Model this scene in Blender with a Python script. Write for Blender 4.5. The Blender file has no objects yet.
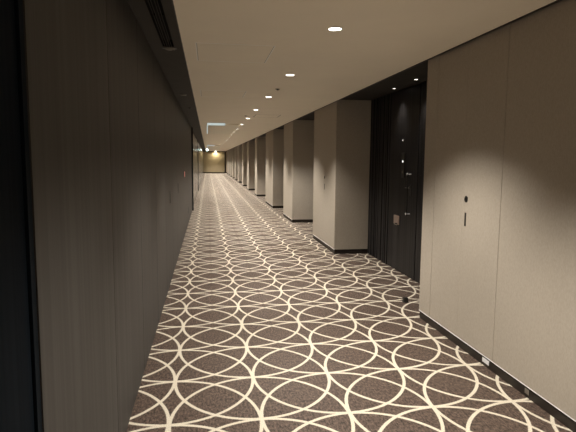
import bpy, bmesh, math, random
from mathutils import Vector, Matrix
random.seed(4)
S = bpy.context.scene
COL = S.collection
H = 2.4175            # finished ceiling height
XL, XR, XB = -0.4555, 2.004, 2.56
Y0, Y1 = -3.0, 57.0

# ------------------------------------------------------------------ materials
def new_mat(name):
    m = bpy.data.materials.new(name); m.use_nodes = True
    nt = m.node_tree
    return m, nt, nt.nodes['Principled BSDF']

def N(nt, kind, **kw):
    n = nt.nodes.new(kind)
    for k, v in kw.items(): setattr(n, k, v)
    return n

def M(nt, op, a, b=None, c=None, clamp=False):
    n = nt.nodes.new('ShaderNodeMath'); n.operation = op; n.use_clamp = clamp
    for i, v in enumerate((a, b, c)):
        if v is None: continue
        if isinstance(v, (int, float)): n.inputs[i].default_value = v
        else: nt.links.new(v, n.inputs[i])
    return n.outputs[0]

def grain_mat(name, c1, c2, scale, rough=0.5, spec=0.5, bump=0.0, detail=3, metallic=0, ior=1.45):
    """two tone procedural material, noise stretched by scale=(x,y,z)"""
    m, nt, b = new_mat(name)
    tc = N(nt, 'ShaderNodeTexCoord'); mp = N(nt, 'ShaderNodeMapping')
    mp.inputs['Scale'].default_value = scale
    nt.links.new(tc.outputs['Object'], mp.inputs[0])
    nz = N(nt, 'ShaderNodeTexNoise'); nz.inputs['Scale'].default_value = 1
    nz.inputs['Detail'].default_value = detail; nz.inputs['Roughness'].default_value = .6
    nt.links.new(mp.outputs[0], nz.inputs['Vector'])
    cr = N(nt, 'ShaderNodeValToRGB')
    cr.color_ramp.elements[0].position = .3; cr.color_ramp.elements[1].position = .7
    cr.color_ramp.elements[0].color = (*c1, 1); cr.color_ramp.elements[1].color = (*c2, 1)
    nt.links.new(nz.outputs[0], cr.inputs[0])
    nt.links.new(cr.outputs[0], b.inputs['Base Color'])
    b.inputs['Roughness'].default_value = rough
    b.inputs['Specular IOR Level'].default_value = spec
    b.inputs['Metallic'].default_value = metallic
    b.inputs['IOR'].default_value = ior
    if bump:
        bp = N(nt, 'ShaderNodeBump'); bp.inputs['Strength'].default_value = bump
        bp.inputs['Distance'].default_value = .002
        nt.links.new(nz.outputs[0], bp.inputs['Height']); nt.links.new(bp.outputs[0], b.inputs['Normal'])
    return m

def emit_mat(name, col, strength):
    m, nt, b = new_mat(name)
    b.inputs['Base Color'].default_value = (.8, .8, .8, 1)
    b.inputs['Emission Color'].default_value = (*col, 1)
    b.inputs['Emission Strength'].default_value = strength
    return m

def carpet_mat():
    m, nt, b = new_mat('ring_carpet')
    tc = N(nt, 'ShaderNodeTexCoord'); sp = N(nt, 'ShaderNodeSeparateXYZ')
    # slight wobble of the woven line
    nzw = N(nt, 'ShaderNodeTexNoise'); nzw.inputs['Scale'].default_value = 90; nzw.inputs['Detail'].default_value = 1
    nt.links.new(tc.outputs['Object'], nzw.inputs['Vector'])
    nt.links.new(tc.outputs['Object'], sp.inputs[0])
    u = M(nt, 'DIVIDE', M(nt, 'SUBTRACT', sp.outputs[0], -.2298), .5282)
    v = M(nt, 'DIVIDE', M(nt, 'SUBTRACT', sp.outputs[1], 2.8226 - 20 * .581), .581)
    u = M(nt, 'ADD', u, 10.0)
    v = M(nt, 'ADD', v, 20.0)
    fu = M(nt, 'FRACT', u); fv = M(nt, 'FRACT', v)
    gu = M(nt, 'SUBTRACT', 1.0, fu); gv = M(nt, 'SUBTRACT', 1.0, fv)
    best = None
    for a in (fu, gu):
        for c in (fv, gv):
            d = M(nt, 'SQRT', M(nt, 'ADD', M(nt, 'MULTIPLY', a, a), M(nt, 'MULTIPLY', c, c)))
            d = M(nt, 'ABSOLUTE', M(nt, 'SUBTRACT', d, 1.0 - 0.006))
            best = d if best is None else M(nt, 'MINIMUM', best, d)
    best = M(nt, 'ADD', best, M(nt, 'MULTIPLY', M(nt, 'SUBTRACT', nzw.outputs[0], .5), .010))
    mr = N(nt, 'ShaderNodeMapRange'); mr.inputs['From Min'].default_value = .0165; mr.inputs['From Max'].default_value = .0230
    mr.inputs['To Min'].default_value = 1; mr.inputs['To Max'].default_value = 0
    nt.links.new(best, mr.inputs['Value'])
    # heathered pile
    n1 = N(nt, 'ShaderNodeTexNoise'); n1.inputs['Scale'].default_value = 75; n1.inputs['Detail'].default_value = 4; n1.inputs['Roughness'].default_value = .8
    mp = N(nt, 'ShaderNodeMapping'); mp.inputs['Scale'].default_value = (1, .45, 1)
    nt.links.new(tc.outputs['Object'], mp.inputs[0]); nt.links.new(mp.outputs[0], n1.inputs['Vector'])
    cr = N(nt, 'ShaderNodeValToRGB')
    e = cr.color_ramp.elements
    e[0].position = .38; e[0].color = (.009, .006, .0045, 1)
    e[1].position = .64; e[1].color = (.17, .122, .098, 1)
    nt.links.new(n1.outputs[0], cr.inputs[0])
    n2 = N(nt, 'ShaderNodeTexNoise'); n2.inputs['Scale'].default_value = 220; n2.inputs['Detail'].default_value = 1
    nt.links.new(tc.outputs['Object'], n2.inputs['Vector'])
    cl = N(nt, 'ShaderNodeValToRGB'); e = cl.color_ramp.elements
    e[0].position = .3; e[0].color = (.42, .37, .28, 1); e[1].position = .62; e[1].color = (.74, .695, .59, 1)
    nt.links.new(n2.outputs[0], cl.inputs[0])
    mx = N(nt, 'ShaderNodeMixRGB'); nt.links.new(mr.outputs[0], mx.inputs[0])
    nt.links.new(cr.outputs[0], mx.inputs[1]); nt.links.new(cl.outputs[0], mx.inputs[2])
    nt.links.new(mx.outputs[0], b.inputs['Base Color'])
    b.inputs['Roughness'].default_value = .5
    b.inputs['Specular IOR Level'].default_value = .3
    b.inputs['Sheen Weight'].default_value = .15
    b.inputs['Sheen Roughness'].default_value = .25
    bp = N(nt, 'ShaderNodeBump'); bp.inputs['Strength'].default_value = .5; bp.inputs['Distance'].default_value = .003
    nt.links.new(n1.outputs[0], bp.inputs['Height']); nt.links.new(bp.outputs[0], b.inputs['Normal'])
    return m

CREAM = grain_mat('linen_wallcover', (.395, .355, .30), (.455, .41, .35), (120, 120, 60), .8, .2, .1, ior=1.15)
CEIL = grain_mat('ceiling_paint', (.87, .80, .69), (.90, .83, .71), (2, 2, 2), .9, .1)
DARKLAM = grain_mat('dark_laminate_wall', (.045, .042, .040), (.071, .067, .063), (1, 30, .25), .42, .5, 0, ior=1.13)
GLOSSLAM = grain_mat('glossy_laminate_wall', (.050, .046, .042), (.075, .068, .062), (1, 30, .25), .2, .5, 0, ior=1.4)
BLACKWOOD = grain_mat('black_wood', (.003, .005, .008), (.007, .010, .014), (1, 60, .8), .5, .3, ior=1.08)
FLUTE = grain_mat('ebony_veneer', (.005, .0045, .0045), (.034, .032, .033), (40, 55, .5), .34, .5, .2, ior=1.22)
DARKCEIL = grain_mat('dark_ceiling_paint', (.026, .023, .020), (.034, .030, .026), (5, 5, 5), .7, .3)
GAP = grain_mat('shadow_gap_black', (.004, .004, .004), (.006, .006, .006), (5, 5, 5), .8, .1)
SKIRT = grain_mat('dark_brown_skirting_and_shade', (.022, .017, .014), (.032, .025, .020), (10, 10, 10), .5, .4)
TAN = grain_mat('tan_wallcover', (.33, .27, .17), (.38, .31, .20), (3, 3, 1), .7, .2)
ALU = grain_mat('pale_aluminium', (.72, .71, .69), (.78, .77, .75), (5, 90, 90), .4, .5, metallic=.6)
CHROME = grain_mat('satin_chrome', (.70, .68, .65), (.8, .78, .75), (5, 5, 5), .22, .5, metallic=1)
BRONZE = grain_mat('brown_bronze', (.30, .22, .18), (.38, .29, .24), (20, 20, 20), .35, .5, metallic=.1)
BLACKMET = grain_mat('black_metal', (.012, .011, .010), (.018, .017, .015), (20, 20, 20), .4, .5)
WHITEPL = grain_mat('white_plastic_and_highlight', (.78, .79, .82), (.84, .85, .88), (9, 9, 9), .4, .5)
GREYPL = grain_mat('grey_plastic', (.16, .14, .12), (.2, .18, .15), (9, 9, 9), .5, .4)
LED = emit_mat('warm_led', (1, .93, .80), 14)
LEDSMALL = emit_mat('alcove_led', (1, .93, .82), 6)
COOL = emit_mat('cool_sheen_glow', (.62, .82, .86), .55)
EXITM = emit_mat('exit_panel_light', (.70, 1, .98), 20)
RED = emit_mat('red_indicator', (1, .16, .13), .55)
DOT = emit_mat('white_indicator_and_glint', (1, .98, .93), 1.6)
def glass_mat():
    m, nt, b = new_mat('clear_glass')
    b.inputs['Transmission Weight'].default_value = 1; b.inputs['Roughness'].default_value = .02
    b.inputs['IOR'].default_value = 1.1; b.inputs['Base Color'].default_value = (.97, .99, .99, 1)
    return m
GLASS = glass_mat()
CARPET = carpet_mat()

# ------------------------------------------------------------------ mesh helpers
def box(bm, x0, x1, y0, y1, z0, z1):
    g = bmesh.ops.create_cube(bm, size=1)
    for v in g['verts']:
        v.co = Vector((x0 + (v.co.x + .5) * (x1 - x0), y0 + (v.co.y + .5) * (y1 - y0), z0 + (v.co.z + .5) * (z1 - z0)))
    return g['verts']

def lathe(bm, prof, c=(0, 0, 0), axis='z', n=32, closed=True):
    """prof: list of (radius, height)"""
    rings = []
    for r, z in prof:
        ring = []
        for k in range(n):
            a = 2 * math.pi * k / n
            p = (r * math.cos(a), r * math.sin(a), z)
            if axis == 'x': p = (p[2], p[0], p[1])
            ring.append(bm.verts.new((p[0] + c[0], p[1] + c[1], p[2] + c[2])))
        rings.append(ring)
    for a, b in zip(rings, rings[1:]):
        for k in range(n):
            bm.faces.new((a[k], a[(k + 1) % n], b[(k + 1) % n], b[k]))
    if closed:
        bm.faces.new(rings[0][::-1]); bm.faces.new(rings[-1])

def obj(name, bm, mat, parent=None, bevel=0, smooth=False):
    bmesh.ops.recalc_face_normals(bm, faces=bm.faces)
    me = bpy.data.meshes.new(name); bm.to_mesh(me); bm.free()
    me.materials.append(mat)
    o = bpy.data.objects.new(name, me); COL.objects.link(o)
    if smooth:
        for p in me.polygons: p.use_smooth = True
        me.set_sharp_from_angle(angle=math.radians(40))
    if bevel:
        md = o.modifiers.new('bevel', 'BEVEL'); md.width = bevel; md.segments = 2; md.limit_method = 'ANGLE'
    if parent: o.parent = parent
    return o

def boxes(name, bl, mat, parent=None, bevel=0):
    bm = bmesh.new()
    for b in bl: box(bm, *b)
    return obj(name, bm, mat, parent, bevel)

def struct(o, label=None):
    o['kind'] = 'structure'
    if label: o['label'] = label
    return o

def thing(name, label, cat, loc, group=None):
    o = bpy.data.objects.new(name, None); COL.objects.link(o); o.location = loc
    o.empty_display_size = .1
    o['label'] = label; o['category'] = cat
    if group: o['group'] = group
    return o

def dup(root, loc, label=None, cat=None, group=None):
    r = root.copy(); COL.objects.link(r); r.location = loc
    if label: r['label'] = label
    for ch in list(root.children):
        c = ch.copy(); COL.objects.link(c); c.parent = r
        for g in list(ch.children):
            d = g.copy(); COL.objects.link(d); d.parent = c
    return r

# ------------------------------------------------------------------ floor and ceilings
struct(boxes('floor', [(XL - .05, 2.75, Y0, Y1, -.05, 0)], CARPET))
struct(boxes('trim_21', [(1.974, 1.990, Y0, Y1, H - .006, H + .03)], SKIRT))  # dark strip standing in for the shade of the ceiling edge gap
struct(boxes('trim_22', [(-.199, -.191, Y0, Y1, H - .004, H + .03)], SKIRT))
struct(boxes('ceiling', [(-.191, 1.974, Y0, Y1, H, H + .03)], CEIL))
struct(boxes('ceiling_left', [(XL - .05, -.195, Y0, 3.0 - 2.2, H + .004, H + .03), (XL - .05, -.355, .8, 4.42, H + .004, H + .03),
        (-.262, -.195, .8, 4.42, H + .004, H + .03), (XL - .05, -.195, 4.42, Y1, H + .004, H + .03)], DARKCEIL))
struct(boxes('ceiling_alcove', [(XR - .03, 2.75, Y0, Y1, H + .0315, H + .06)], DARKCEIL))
struct(boxes('ceiling_void', [(XL - .05, 2.75, Y0, Y1, H + .08, H + .10)], GAP))

# ------------------------------------------------------------------ left wall: flush dark laminate panels and service doors
ZT = H + .003
struct(boxes('wall_left_backing', [(XL - .08, XL - .02, Y0, Y1, 0, H + .03)], GAP))
seams = [1.4345, 2.552, 3.61, 4.67, 5.73, 6.79, 7.85, 8.91, 9.97, 11.03, 12.09, 13.15, 14.21, 15.24]
doors_left = {(5.73, 6.79), (7.85, 8.91), (12.09, 13.15)}
bl = []; n = 1
door_boxes = []
for a, b in zip(seams, seams[1:]):
    bx = (XL - .02, XL, a + .003, b - .003, .004, ZT)
    (door_boxes if (a, b) in doors_left else bl).append(bx)
y = 15.42
far = []
while y < Y1 - .1:
    yb = min(y + 2.12, Y1)
    far.append((XL - .02, XL, y + .002, yb - .004, .004, ZT)); y = yb
struct(boxes('wall_left', bl, DARKLAM, bevel=.001))
struct(boxes('wall_left', far, GLOSSLAM, bevel=.001))
# near end: black timber return with a fine reveal
struct(boxes('wall_left', [(XL - .02, XL - .004, Y0, 1.375, .004, ZT)], BLACKWOOD, bevel=.001))
struct(boxes('trim_1', [(XL - .02, XL + .004, 1.378, 1.398, .002, ZT), (XL - .02, XL - .002, 1.402, 1.4305, .002, ZT)], BLACKWOOD, bevel=.0015))
struct(boxes('trim_2', [(XL - .02, XL + .035, 15.25, 15.41, .002, ZT)], BLACKWOOD, bevel=.002))
struct(boxes('trim_3', [(XL - .02, XL + .020, 24.9, 25.02, .002, ZT)], BLACKWOOD, bevel=.002))
def flush_pull(parent, x, y, z, h=.10, s=1):
    """slim recessed pull: a rim with a dark slot; s=+1 faces +X"""
    r = boxes('flush_pull', [(x, x + s * .003, y - .010, y - .007, z - h / 2, z + h / 2), (x, x + s * .003, y + .007, y + .010, z - h / 2, z + h / 2),
                             (x, x + s * .003, y - .010, y + .010, z + h / 2 - .004, z + h / 2), (x, x + s * .003, y - .010, y + .010, z - h / 2, z - h / 2 + .004),
                             (x, x + s * .001, y - .008, y + .008, z - h / 2 + .003, z + h / 2 - .003)], BLACKMET, parent)
    return r
def lock(parent, x, y, z, s=1):
    bm = bmesh.new()
    pr = [(.026, 0), (.026, .003), (.020, .004), (.013, .004), (.013, .006), (.001, .006)]
    lathe(bm, [(r, s * h) for r, h in pr], (x, y, z), 'x', 24)
    L = obj('lock', bm, BLACKMET, parent, smooth=True)
    boxes('keyhole', [(x + s * .006, x + s * .0066, y - .003, y + .003, z - .008, z + .008)], CHROME, L)
    return L
dn = 1
for bx, (py, pz) in zip(door_boxes, [(6.36, 1.04), (8.09, 1.055), (12.33, .30)]):
    d = boxes('door_%d' % dn, [bx], DARKLAM, bevel=.001); struct(d)
    flush_pull(d, XL, py, pz, .15)
    dn += 1

# ------------------------------------------------------------------ right side: cream clad piers between alcoves
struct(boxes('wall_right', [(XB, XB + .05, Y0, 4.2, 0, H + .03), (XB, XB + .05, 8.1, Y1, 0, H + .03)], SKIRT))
piers = [(Y0, 4.557), (7.92, 9.632), (12.095, 13.568), (15.826, 17.861), (21.036, 21.98), (25.355, 26.45), (29.325, 30.4),
         (33.83, 34.9), (37.5, 38.6), (41.6, 42.7), (45.7, 46.8), (49.8, 50.9), (53.6, 54.6)]
split = {0: [3.262, 3.80, 4.320], 1: [8.02, 8.752, 9.49]}
for i, (a, b) in enumerate(piers):
    ZP = H + .029
    bm = bmesh.new()
    ov = .008
    doors = []
    if i in split:
        s0, s1, s2 = split[i]
        box(bm, XR + .012, XB, a, b, .075, ZP)
        box(bm, XR, XR + .012, a, s0 - .0028, .077, ZP)
        box(bm, XR, XR + .012, s2 + .0028, b, .075, ZP)
        struct(boxes('trim_%d' % (30 + i), [(XR + .0085, XR + .0118, q - .0045, q + .0045, .079, ZP) for q in (s0, s2)], GAP))
        doors = [(XR, XR + .0115, s0 + .002, s1 - .0008, .079, ZP), (XR, XR + .0115, s1 + .0004, s2 - .002, .079, ZP)]
    else:
        box(bm, XR, XB, a, b, .075, ZP)
    o = struct(obj('wall_right', bm, CREAM, bevel=.0015 if i not in split else 0))
    struct(boxes('baseboard_right', [(XR + .006, XB, (a if i == 0 else a + .006), b - .006, 0, .072)], SKIRT))
    struct(boxes('trim_%d' % (i + 4), [(XR - .003, XR + .005, a + .003, b - .002, .0722, .0765)], WHITEPL))  # thin edge strip, its white standing in for a highlight line
    for j, dbx in enumerate(doors):
        d = struct(boxes('door_%d' % dn, [dbx], CREAM, bevel=.0008)); dn += 1
        if j == 0:
            ly = s1 - .058
            lock(d, XR, ly, 1.207, -1)
            flush_pull(d, XR, ly, 1.047, .105, -1)

# ------------------------------------------------------------------ first alcove: ebony veneer wall with the entrance door
bl = []
random.seed(8)
y = 4.2
while y < 8.1:
    w = random.choice((.028, .034, .045, .06))
    if y + w > 6.02 and y < 6.02: w = 6.02 - y
    if 6.02 <= y < 7.0: y = 7.0; continue
    bl.append((XB + random.choice((0, .005, .010)), XB + .05, y, min(y + w - .003, 8.1), 0, H + .03)); y += w
struct(boxes('wall_alcove', bl, FLUTE, bevel=.0015))
struct(boxes('wall_alcove_backing', [(XB + .05, XB + .09, 4.2, 8.1, 0, H + .03)], GAP))
ent = struct(boxes('door_%d' % dn, [(XB + .003, XB + .05, 6.024, 6.996, .004, H + .02)], FLUTE, bevel=.002), 'black veneered entrance door in the first alcove')
X = XB + .003
bm = bmesh.new()                                    # long vertical pull
lathe(bm, [(.009, .80), (.009, 1.36)], (X - .045, 6.22, 0), 'z', 16)
pull = obj('pull_handle', bm, BLACKMET, ent, smooth=True)
for z in (.825, 1.335):
    bm = bmesh.new()
    lathe(bm, [(.006, .0), (.006, -.050), (.013, -.052), (.013, -.060), (.003, -.062)], (X, 6.22, z), 'x', 20)
    k = obj('handle_mount', bm, WHITEPL, pull, smooth=True)  # white cap colour stands in for lamp glints on the mounts
bm = bmesh.new()
box(bm, X - .006, X, 6.195, 6.245, 1.06, 1.20)
lock_case = obj('lock_case', bm, BLACKMET, ent, bevel=.002)
bm = bmesh.new()
lathe(bm, [(.012, 0), (.012, -.012), (.008, -.014)], (X - .006, 6.22, 1.165), 'x', 18)
obj('lock_cylinder', bm, CHROME, lock_case, smooth=True)
bm = bmesh.new()
box(bm, X - .030, X - .018, 6.235, 6.345, 1.150, 1.162); box(bm, X - .03, X, 6.226, 6.240, 1.148, 1.164)
obj('thumb_lever', bm, GREYPL, lock_case, bevel=.003)
# square rose with a short lever low on the leaf
rose = boxes('square_plate', [(X - .012, X, 6.57, 6.76, .640, .760)], BRONZE, ent, .003)
bm = bmesh.new()
box(bm, X - .055, X - .010, 6.60, 6.62, .648, .664); box(bm, X - .060, X - .046, 6.50, 6.62, .640, .656)
obj('lever', bm, CHROME, rose, bevel=.004)
# card reader / number panel
rd = thing('card_reader', 'tall black reader plate with a small white lamp on the black alcove wall', 'card reader', (X, 6.49, 1.28))
boxes('plate', [(-.010, 0, -.055, .055, 0, .33)], BLACKMET, rd, .003)
bm = bmesh.new(); lathe(bm, [(.014, 0), (.014, -.003), (.010, -.005)], (-.010, 0, .215), 'x', 18); obj('indicator_lamp', bm, DOT, rd)
bm = bmesh.new(); lathe(bm, [(.018, 0), (.018, -.003), (.012, -.004)], (-.010, 0, .075), 'x', 18); obj('button', bm, GREYPL, rd, smooth=True)
pv = thing('door_viewer', 'small bright brass viewer above the black reader plate', 'door viewer', (X, 6.52, 1.775))
bm = bmesh.new(); lathe(bm, [(.020, 0), (.020, -.004), (.014, -.010), (.006, -.008)], (0, 0, 0), 'x', 20); obj('ring', bm, CHROME, pv, smooth=True)
bm = bmesh.new(); lathe(bm, [(.0055, -.0081), (.0055, -.0095), (.002, -.0105)], (0, 0, 0), 'x', 14); obj('lens', bm, DOT, pv, smooth=True)  # viewer lens glows to paint its bright glint; no lamp in it

# ------------------------------------------------------------------ end walls
struct(boxes('wall_end', [(XL - .05, 2.75, Y1, Y1 + .1, 0, H + .1)], TAN))
struct(boxes('baseboard_end', [(XL, 2.3, Y1 - .02, Y1 - .001, 0, .12)], SKIRT))
struct(boxes('trim_20', [(1.86, 1.99, Y1 - .05, Y1 - .001, 0, H + .03), (XL, 2.22, Y1 - .05, Y1 - .001, H - .06, H - .001)], SKIRT))
struct(boxes('wall_back', [(XL - .05, 2.75, Y0 - .1, Y0, 0, H + .1)], SKIRT))

# ------------------------------------------------------------------ ceiling lights
def downlight(name, r, lens, rim, label, cat, loc, group):
    t = thing(name, label, cat, loc, group)
    bm = bmesh.new()
    lathe(bm, [(r, 0), (r * 1.22, 0), (r * 1.22, -.003), (r * 1.16, -.005), (r * 1.02, -.004), (r, 0)], n=36, closed=False)
    obj('trim_ring', bm, rim, t, smooth=True)
    bm = bmesh.new()
    lathe(bm, [(r * .99, -.0005), (r * .99, -.0018), (r * .7, -.0026), (.002, -.003)], n=36)
    obj('lens', bm, lens, t, smooth=True)
    return t
def spot(y, x, z, watt, deg, blend, col, parent, r=.04):
    l = bpy.data.lights.new('lamp', 'SPOT'); l.energy = watt; l.color = col
    l.spot_size = math.radians(deg); l.spot_blend = blend; l.shadow_soft_size = r
    o = bpy.data.objects.new('lamp', l); COL.objects.link(o); o.parent = parent; o.location = (0, 0, -.012)
    return o
WARM = (1, .915, .805)
dl0 = None
ORD = ['nearest', 'second nearest', 'third nearest', 'fourth nearest', 'fifth nearest', 'sixth nearest']
ys = [3.61 + 1.985 * k for k in range(-3, 27)]
base_label = 'small round white downlight far along the cream corridor ceiling'
vis = 0; far_lamp = None
for y in ys:
    if y > 3: 
        lab = (ORD[vis] + ' of the lit round downlights in the row along the cream ceiling') if vis < 6 else 'tiny lit round downlight in the far run of the row on the cream ceiling'
        vis += 1
    else:
        lab = 'round downlight in the cream ceiling outside the left of view'
        lab = 'lit round downlight overhead behind the viewpoint'
    if dl0 is None:
        dl0 = downlight('downlight', .043, LED, ALU, lab, 'ceiling light', (.89, y, H), 'downlights along the corridor ceiling')
        spot(0, 0, 0, 300, 111, .62, WARM, dl0)
    else:
        q = dup(dl0, (.89, y, H), lab)
        for c in q.children:
            if c.type == 'LIGHT' and y > 10:
                c.data = c.data.copy(); c.data.energy *= 1.2 if y < 20 else 1.6

ad = downlight('alcove_downlight', .022, LEDSMALL, GREYPL, 'nearer small downlight in the dark ceiling of the first alcove', 'ceiling light', (2.409, 5.80, H + .0315), 'small downlights in the alcoves')
spot(0, 0, 0, 22, 80, .9, (1, .92, .82), ad, .02)
dup(ad, (2.434, 6.58, H + .0315), 'farther small downlight in the dark ceiling of the first alcove')

for y, lab in ((11.0, 'alcove downlight hidden behind the pier with the lock'), (19.6, 'alcove downlight hidden behind the fourth pier')):
    d2 = downlight('alcove_downlight', .022, LEDSMALL, GREYPL, lab, 'ceiling light', (2.33, y, H + .0315), 'small downlights in the alcoves')
    spot(0, 0, 0, 75, 96, .6, (1, .92, .82), d2, .02)

# wall washer over the end wall
ww = thing('wall_washer', 'bright round light washing the tan wall at the corridor end', 'ceiling light', (.88, Y1 - .28, H))
bm = bmesh.new(); lathe(bm, [(.08, 0), (.10, -.004), (.10, -.02), (.07, -.024), (.002, -.024)]); obj('lens', bm, LED, ww, smooth=True)
spot(0, 0, 0, 110, 165, .6, (1, .88, .62), ww, .05).location = (0, 0, -.04)

# ------------------------------------------------------------------ dark ceiling strip fittings
sd = thing('slot_diffuser', 'black linear air slot in the dark ceiling strip', 'air vent', (-.31, 0, H))
boxes('housing', [(-.044, -.040, .801, 4.419, 0, .05), (.043, .047, .801, 4.419, 0, .05), (-.04, .043, .801, 4.419, .055, .06), (-.040, .043, 4.414, 4.419, 0, .05)], GAP, sd)
for xx in (-.026, -.010, .010, .026):
    boxes('blade', [(xx - .0022, xx + .0022, .805, 4.41, -.001, .005)], DARKCEIL, sd)
boxes('divider', [(-.008, .008, .805, 4.41, .002, .04)] + [(-.04, .043, q, q + .02, .03, .04) for q in (1.6, 2.6, 3.6)], GAP, sd)
def dark_light(loc, label):
    t = thing('recessed_spotlight', label, 'ceiling light', loc)
    bm = bmesh.new(); lathe(bm, [(.050, 0), (.058, -.001), (.058, -.004), (.050, -.006), (.044, -.002), (.044, .0)], n=36, closed=False)
    obj('trim_ring', bm, BLACKMET, t, smooth=True)
    bm = bmesh.new(); lathe(bm, [(.044, -.001), (.036, -.010), (.024, -.015), (.002, -.016)], n=36)
    obj('lens', bm, GREYPL, t, smooth=True)
    bm = bmesh.new(); bmesh.ops.create_uvsphere(bm, u_segments=16, v_segments=10, radius=.012, matrix=Matrix.Translation((.034, .0, -.010)) @ Matrix.Diagonal((1, 1, .5, 1)))
    obj('rim_glint', bm, CHROME, t, smooth=True)  # chrome bead on one side only, shaped to give the rim its glint
    return t
dark_light((-.305, 4.50, H + .004), 'unlit black recessed spotlight just past the air slot')
dark_light((-.34, 7.62, H + .004), 'smaller looking unlit black spotlight farther along the dark ceiling strip')
sp = thing('sprinkler', 'small dark dot of a sprinkler far along the dark ceiling strip', 'sprinkler', (-.305, 9.5, H + .004))
bm = bmesh.new(); lathe(bm, [(.04, 0), (.04, -.006), (.02, -.010), (.008, -.022), (.002, -.022)]); obj('rose', bm, BLACKMET, sp, smooth=True)

def sensor(x, y, label):
    t = thing('ceiling_sensor', label, 'sensor', (x, y, H))
    bm = bmesh.new(); lathe(bm, [(.030, 0), (.030, -.004), (.024, -.006), (.002, -.006)]); obj('base', bm, GREYPL, t, smooth=True)
    bm = bmesh.new(); lathe(bm, [(.014, -.0061), (.012, -.014), (.002, -.017)]); obj('dome', bm, BLACKMET, t, smooth=True)
sensor(.906, 6.73, 'small dark round sensor between the second and third downlights')
sensor(.80, 10.9, 'small dark round sensor beside the fifth downlight')

def hatch(x0, x1, y0, y1, label, mat=CEIL, edge=ALU):
    t = thing('access_hatch', label, 'ceiling hatch', (x0, y0, H))
    w, d = x1 - x0, y1 - y0
    e = .009
    boxes('frame', [(0, w, 0, e, -.0012, 0), (0, w, d - e, d, -.0012, 0), (w - e, w, e, d - e, -.0012, 0), (0, e, e, d - e, -.0012, 0)], edge, t)
    boxes('panel', [(e + .003, w - e - .003, e + .003, d - e - .003, -.0009, 0)], mat, t)
    boxes('edge_gap', [(e, e + .003, e, d - e, -.0004, 0)], SKIRT, t)
    boxes('edge_gap', [(w - e - .003, w - e, e, d - e, -.0004, 0)], SKIRT, t)
PALE = grain_mat('hatch_edge_paint', (.95, .93, .89), (.97, .95, .91), (4, 4, 4), .7, .3)
hatch(-.088, .553, 4.23, 4.98, 'largest flush square hatch in the cream ceiling nearest the viewpoint', edge=PALE)
hatch(-.09, .53, 7.05, 7.75, 'second flush square hatch in the cream ceiling', edge=PALE)
hatch(.59, 1.21, 10.8, 11.45, 'flush hatch with dark edges around the fifth downlight', edge=GREYPL) if False else None
hatch(.98, 1.50, 10.55, 11.2, 'flush hatch with dark edges on the right of the fifth downlight', edge=GREYPL)

# hanging clear panels on rails, pale sheen built in as glow
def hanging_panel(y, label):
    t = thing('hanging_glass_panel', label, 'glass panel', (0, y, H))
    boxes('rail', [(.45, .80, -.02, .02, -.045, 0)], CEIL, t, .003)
    boxes('sheen_bar', [(0, .45, -.02, .02, -.055, 0)], COOL, t, .003)  # glowing half of the rail stands in for a sheen fading rightward
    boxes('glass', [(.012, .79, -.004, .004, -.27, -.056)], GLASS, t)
    boxes('edge_glow', [(-.012, .0115, -.008, .008, -.27, -.056)], COOL, t)  # emission paints the light caught on the glass edge
hanging_panel(13.3, 'clear glass panel hung under the nearer rail with a painted pale blue sheen')
hanging_panel(33.4, 'clear glass panel hung under the farther rail with a painted pale sheen')
ex = thing('exit_sign', 'glowing exit light box hung at the far left end of the ceiling', 'sign', (-.02, 45, H))
boxes('housing', [(-.10, .10, -.02, .03, -.03, 0)], WHITEPL, ex)
boxes('lit_face', [(-.07, .07, -.022, .028, -.16, -.031)], EXITM, ex, .004)

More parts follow.
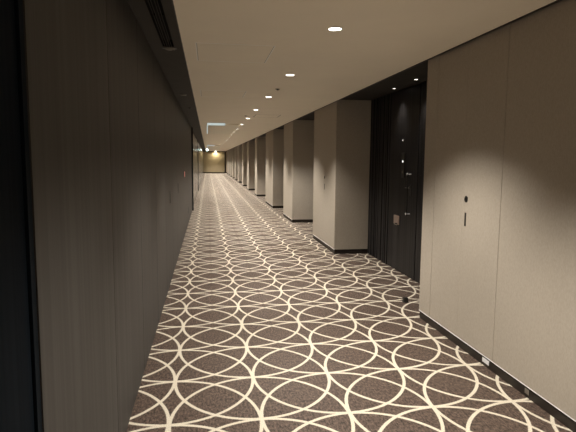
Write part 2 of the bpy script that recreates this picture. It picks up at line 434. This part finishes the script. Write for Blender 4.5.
# small fittings
ind = thing('indicator_strip', 'slim red indicator light on the dark left wall', 'indicator light', (XL, 10.25, 1.14))
boxes('backplate', [(-.001, .006, -.02, .04, 0, .16)], BLACKMET, ind)
boxes('lamp', [(.006, .014, -.012, .03, .02, .12)], RED, ind, .002)
ds = thing('door_stop', 'small black cube door stop on the carpet by the near cream wall corner', 'door stop', (2.08, 5.09, 0))
boxes('block', [(-.024, .024, -.026, .026, .003, .048)], BLACKMET, ds, .003)
boxes('base', [(-.027, .027, -.029, .029, 0, .003)], BLACKMET, ds)
boxes('rubber_pad', [(.024, .028, -.015, .015, .012, .034)], GREYPL, ds)
fl = thing('skirting_socket', 'small white cover plate set in the dark skirting of the near cream wall', 'cover plate', (XR + .006, 3.355, .024))
boxes('cover', [(-.003, 0, -.045, .045, 0, .034)], WHITEPL, fl, .001)
boxes('rim', [(-.0015, 0, -.052, .052, -.005, .039)], BLACKMET, fl)
f2 = thing('skirting_vent', 'small grey cover plate in the dark skirting farther right', 'cover plate', (XR + .006, 2.86, .022))
boxes('cover', [(-.003, 0, -.022, .022, 0, .034)], GREYPL, f2, .001)
boxes('rim', [(-.0015, 0, -.027, .027, -.005, .039)], BLACKMET, f2)

# ------------------------------------------------------------------ camera and world
cam = bpy.data.cameras.new('camera'); co = bpy.data.objects.new('camera', cam); COL.objects.link(co)
cam.sensor_width = 36; cam.lens = 511.54 / 576 * 36; cam.clip_start = .02; cam.clip_end = 200
yaw, pit, roll = .156, .1088, .0083
cy, sy, cp, sp_ = math.cos(yaw), math.sin(yaw), math.cos(pit), math.sin(pit)
fwd = Vector((sy * cp, cy * cp, -sp_)); right = Vector((cy, -sy, 0)); up = right.cross(fwd)
cr_, sr_ = math.cos(roll), math.sin(roll)
r2 = right * cr_ - up * (-sr_) * -1 if False else right * cr_ + up * sr_
u2 = up * cr_ - right * sr_
Rm = Matrix((r2, u2, -fwd)).transposed()
co.matrix_world = Matrix.Translation((0, 0, 1.5)) @ Rm.to_4x4()
S.camera = co
w = bpy.data.worlds.new('world'); S.world = w; w.use_nodes = True
w.node_tree.nodes['Background'].inputs[0].default_value = (.02, .02, .02, 1)
w.node_tree.nodes['Background'].inputs[1].default_value = .2
S.view_settings.view_transform = 'Standard'; S.view_settings.look = 'None'
S.view_settings.gamma = 1; S.view_settings.use_curve_mapping = False
S.view_settings.exposure = 0
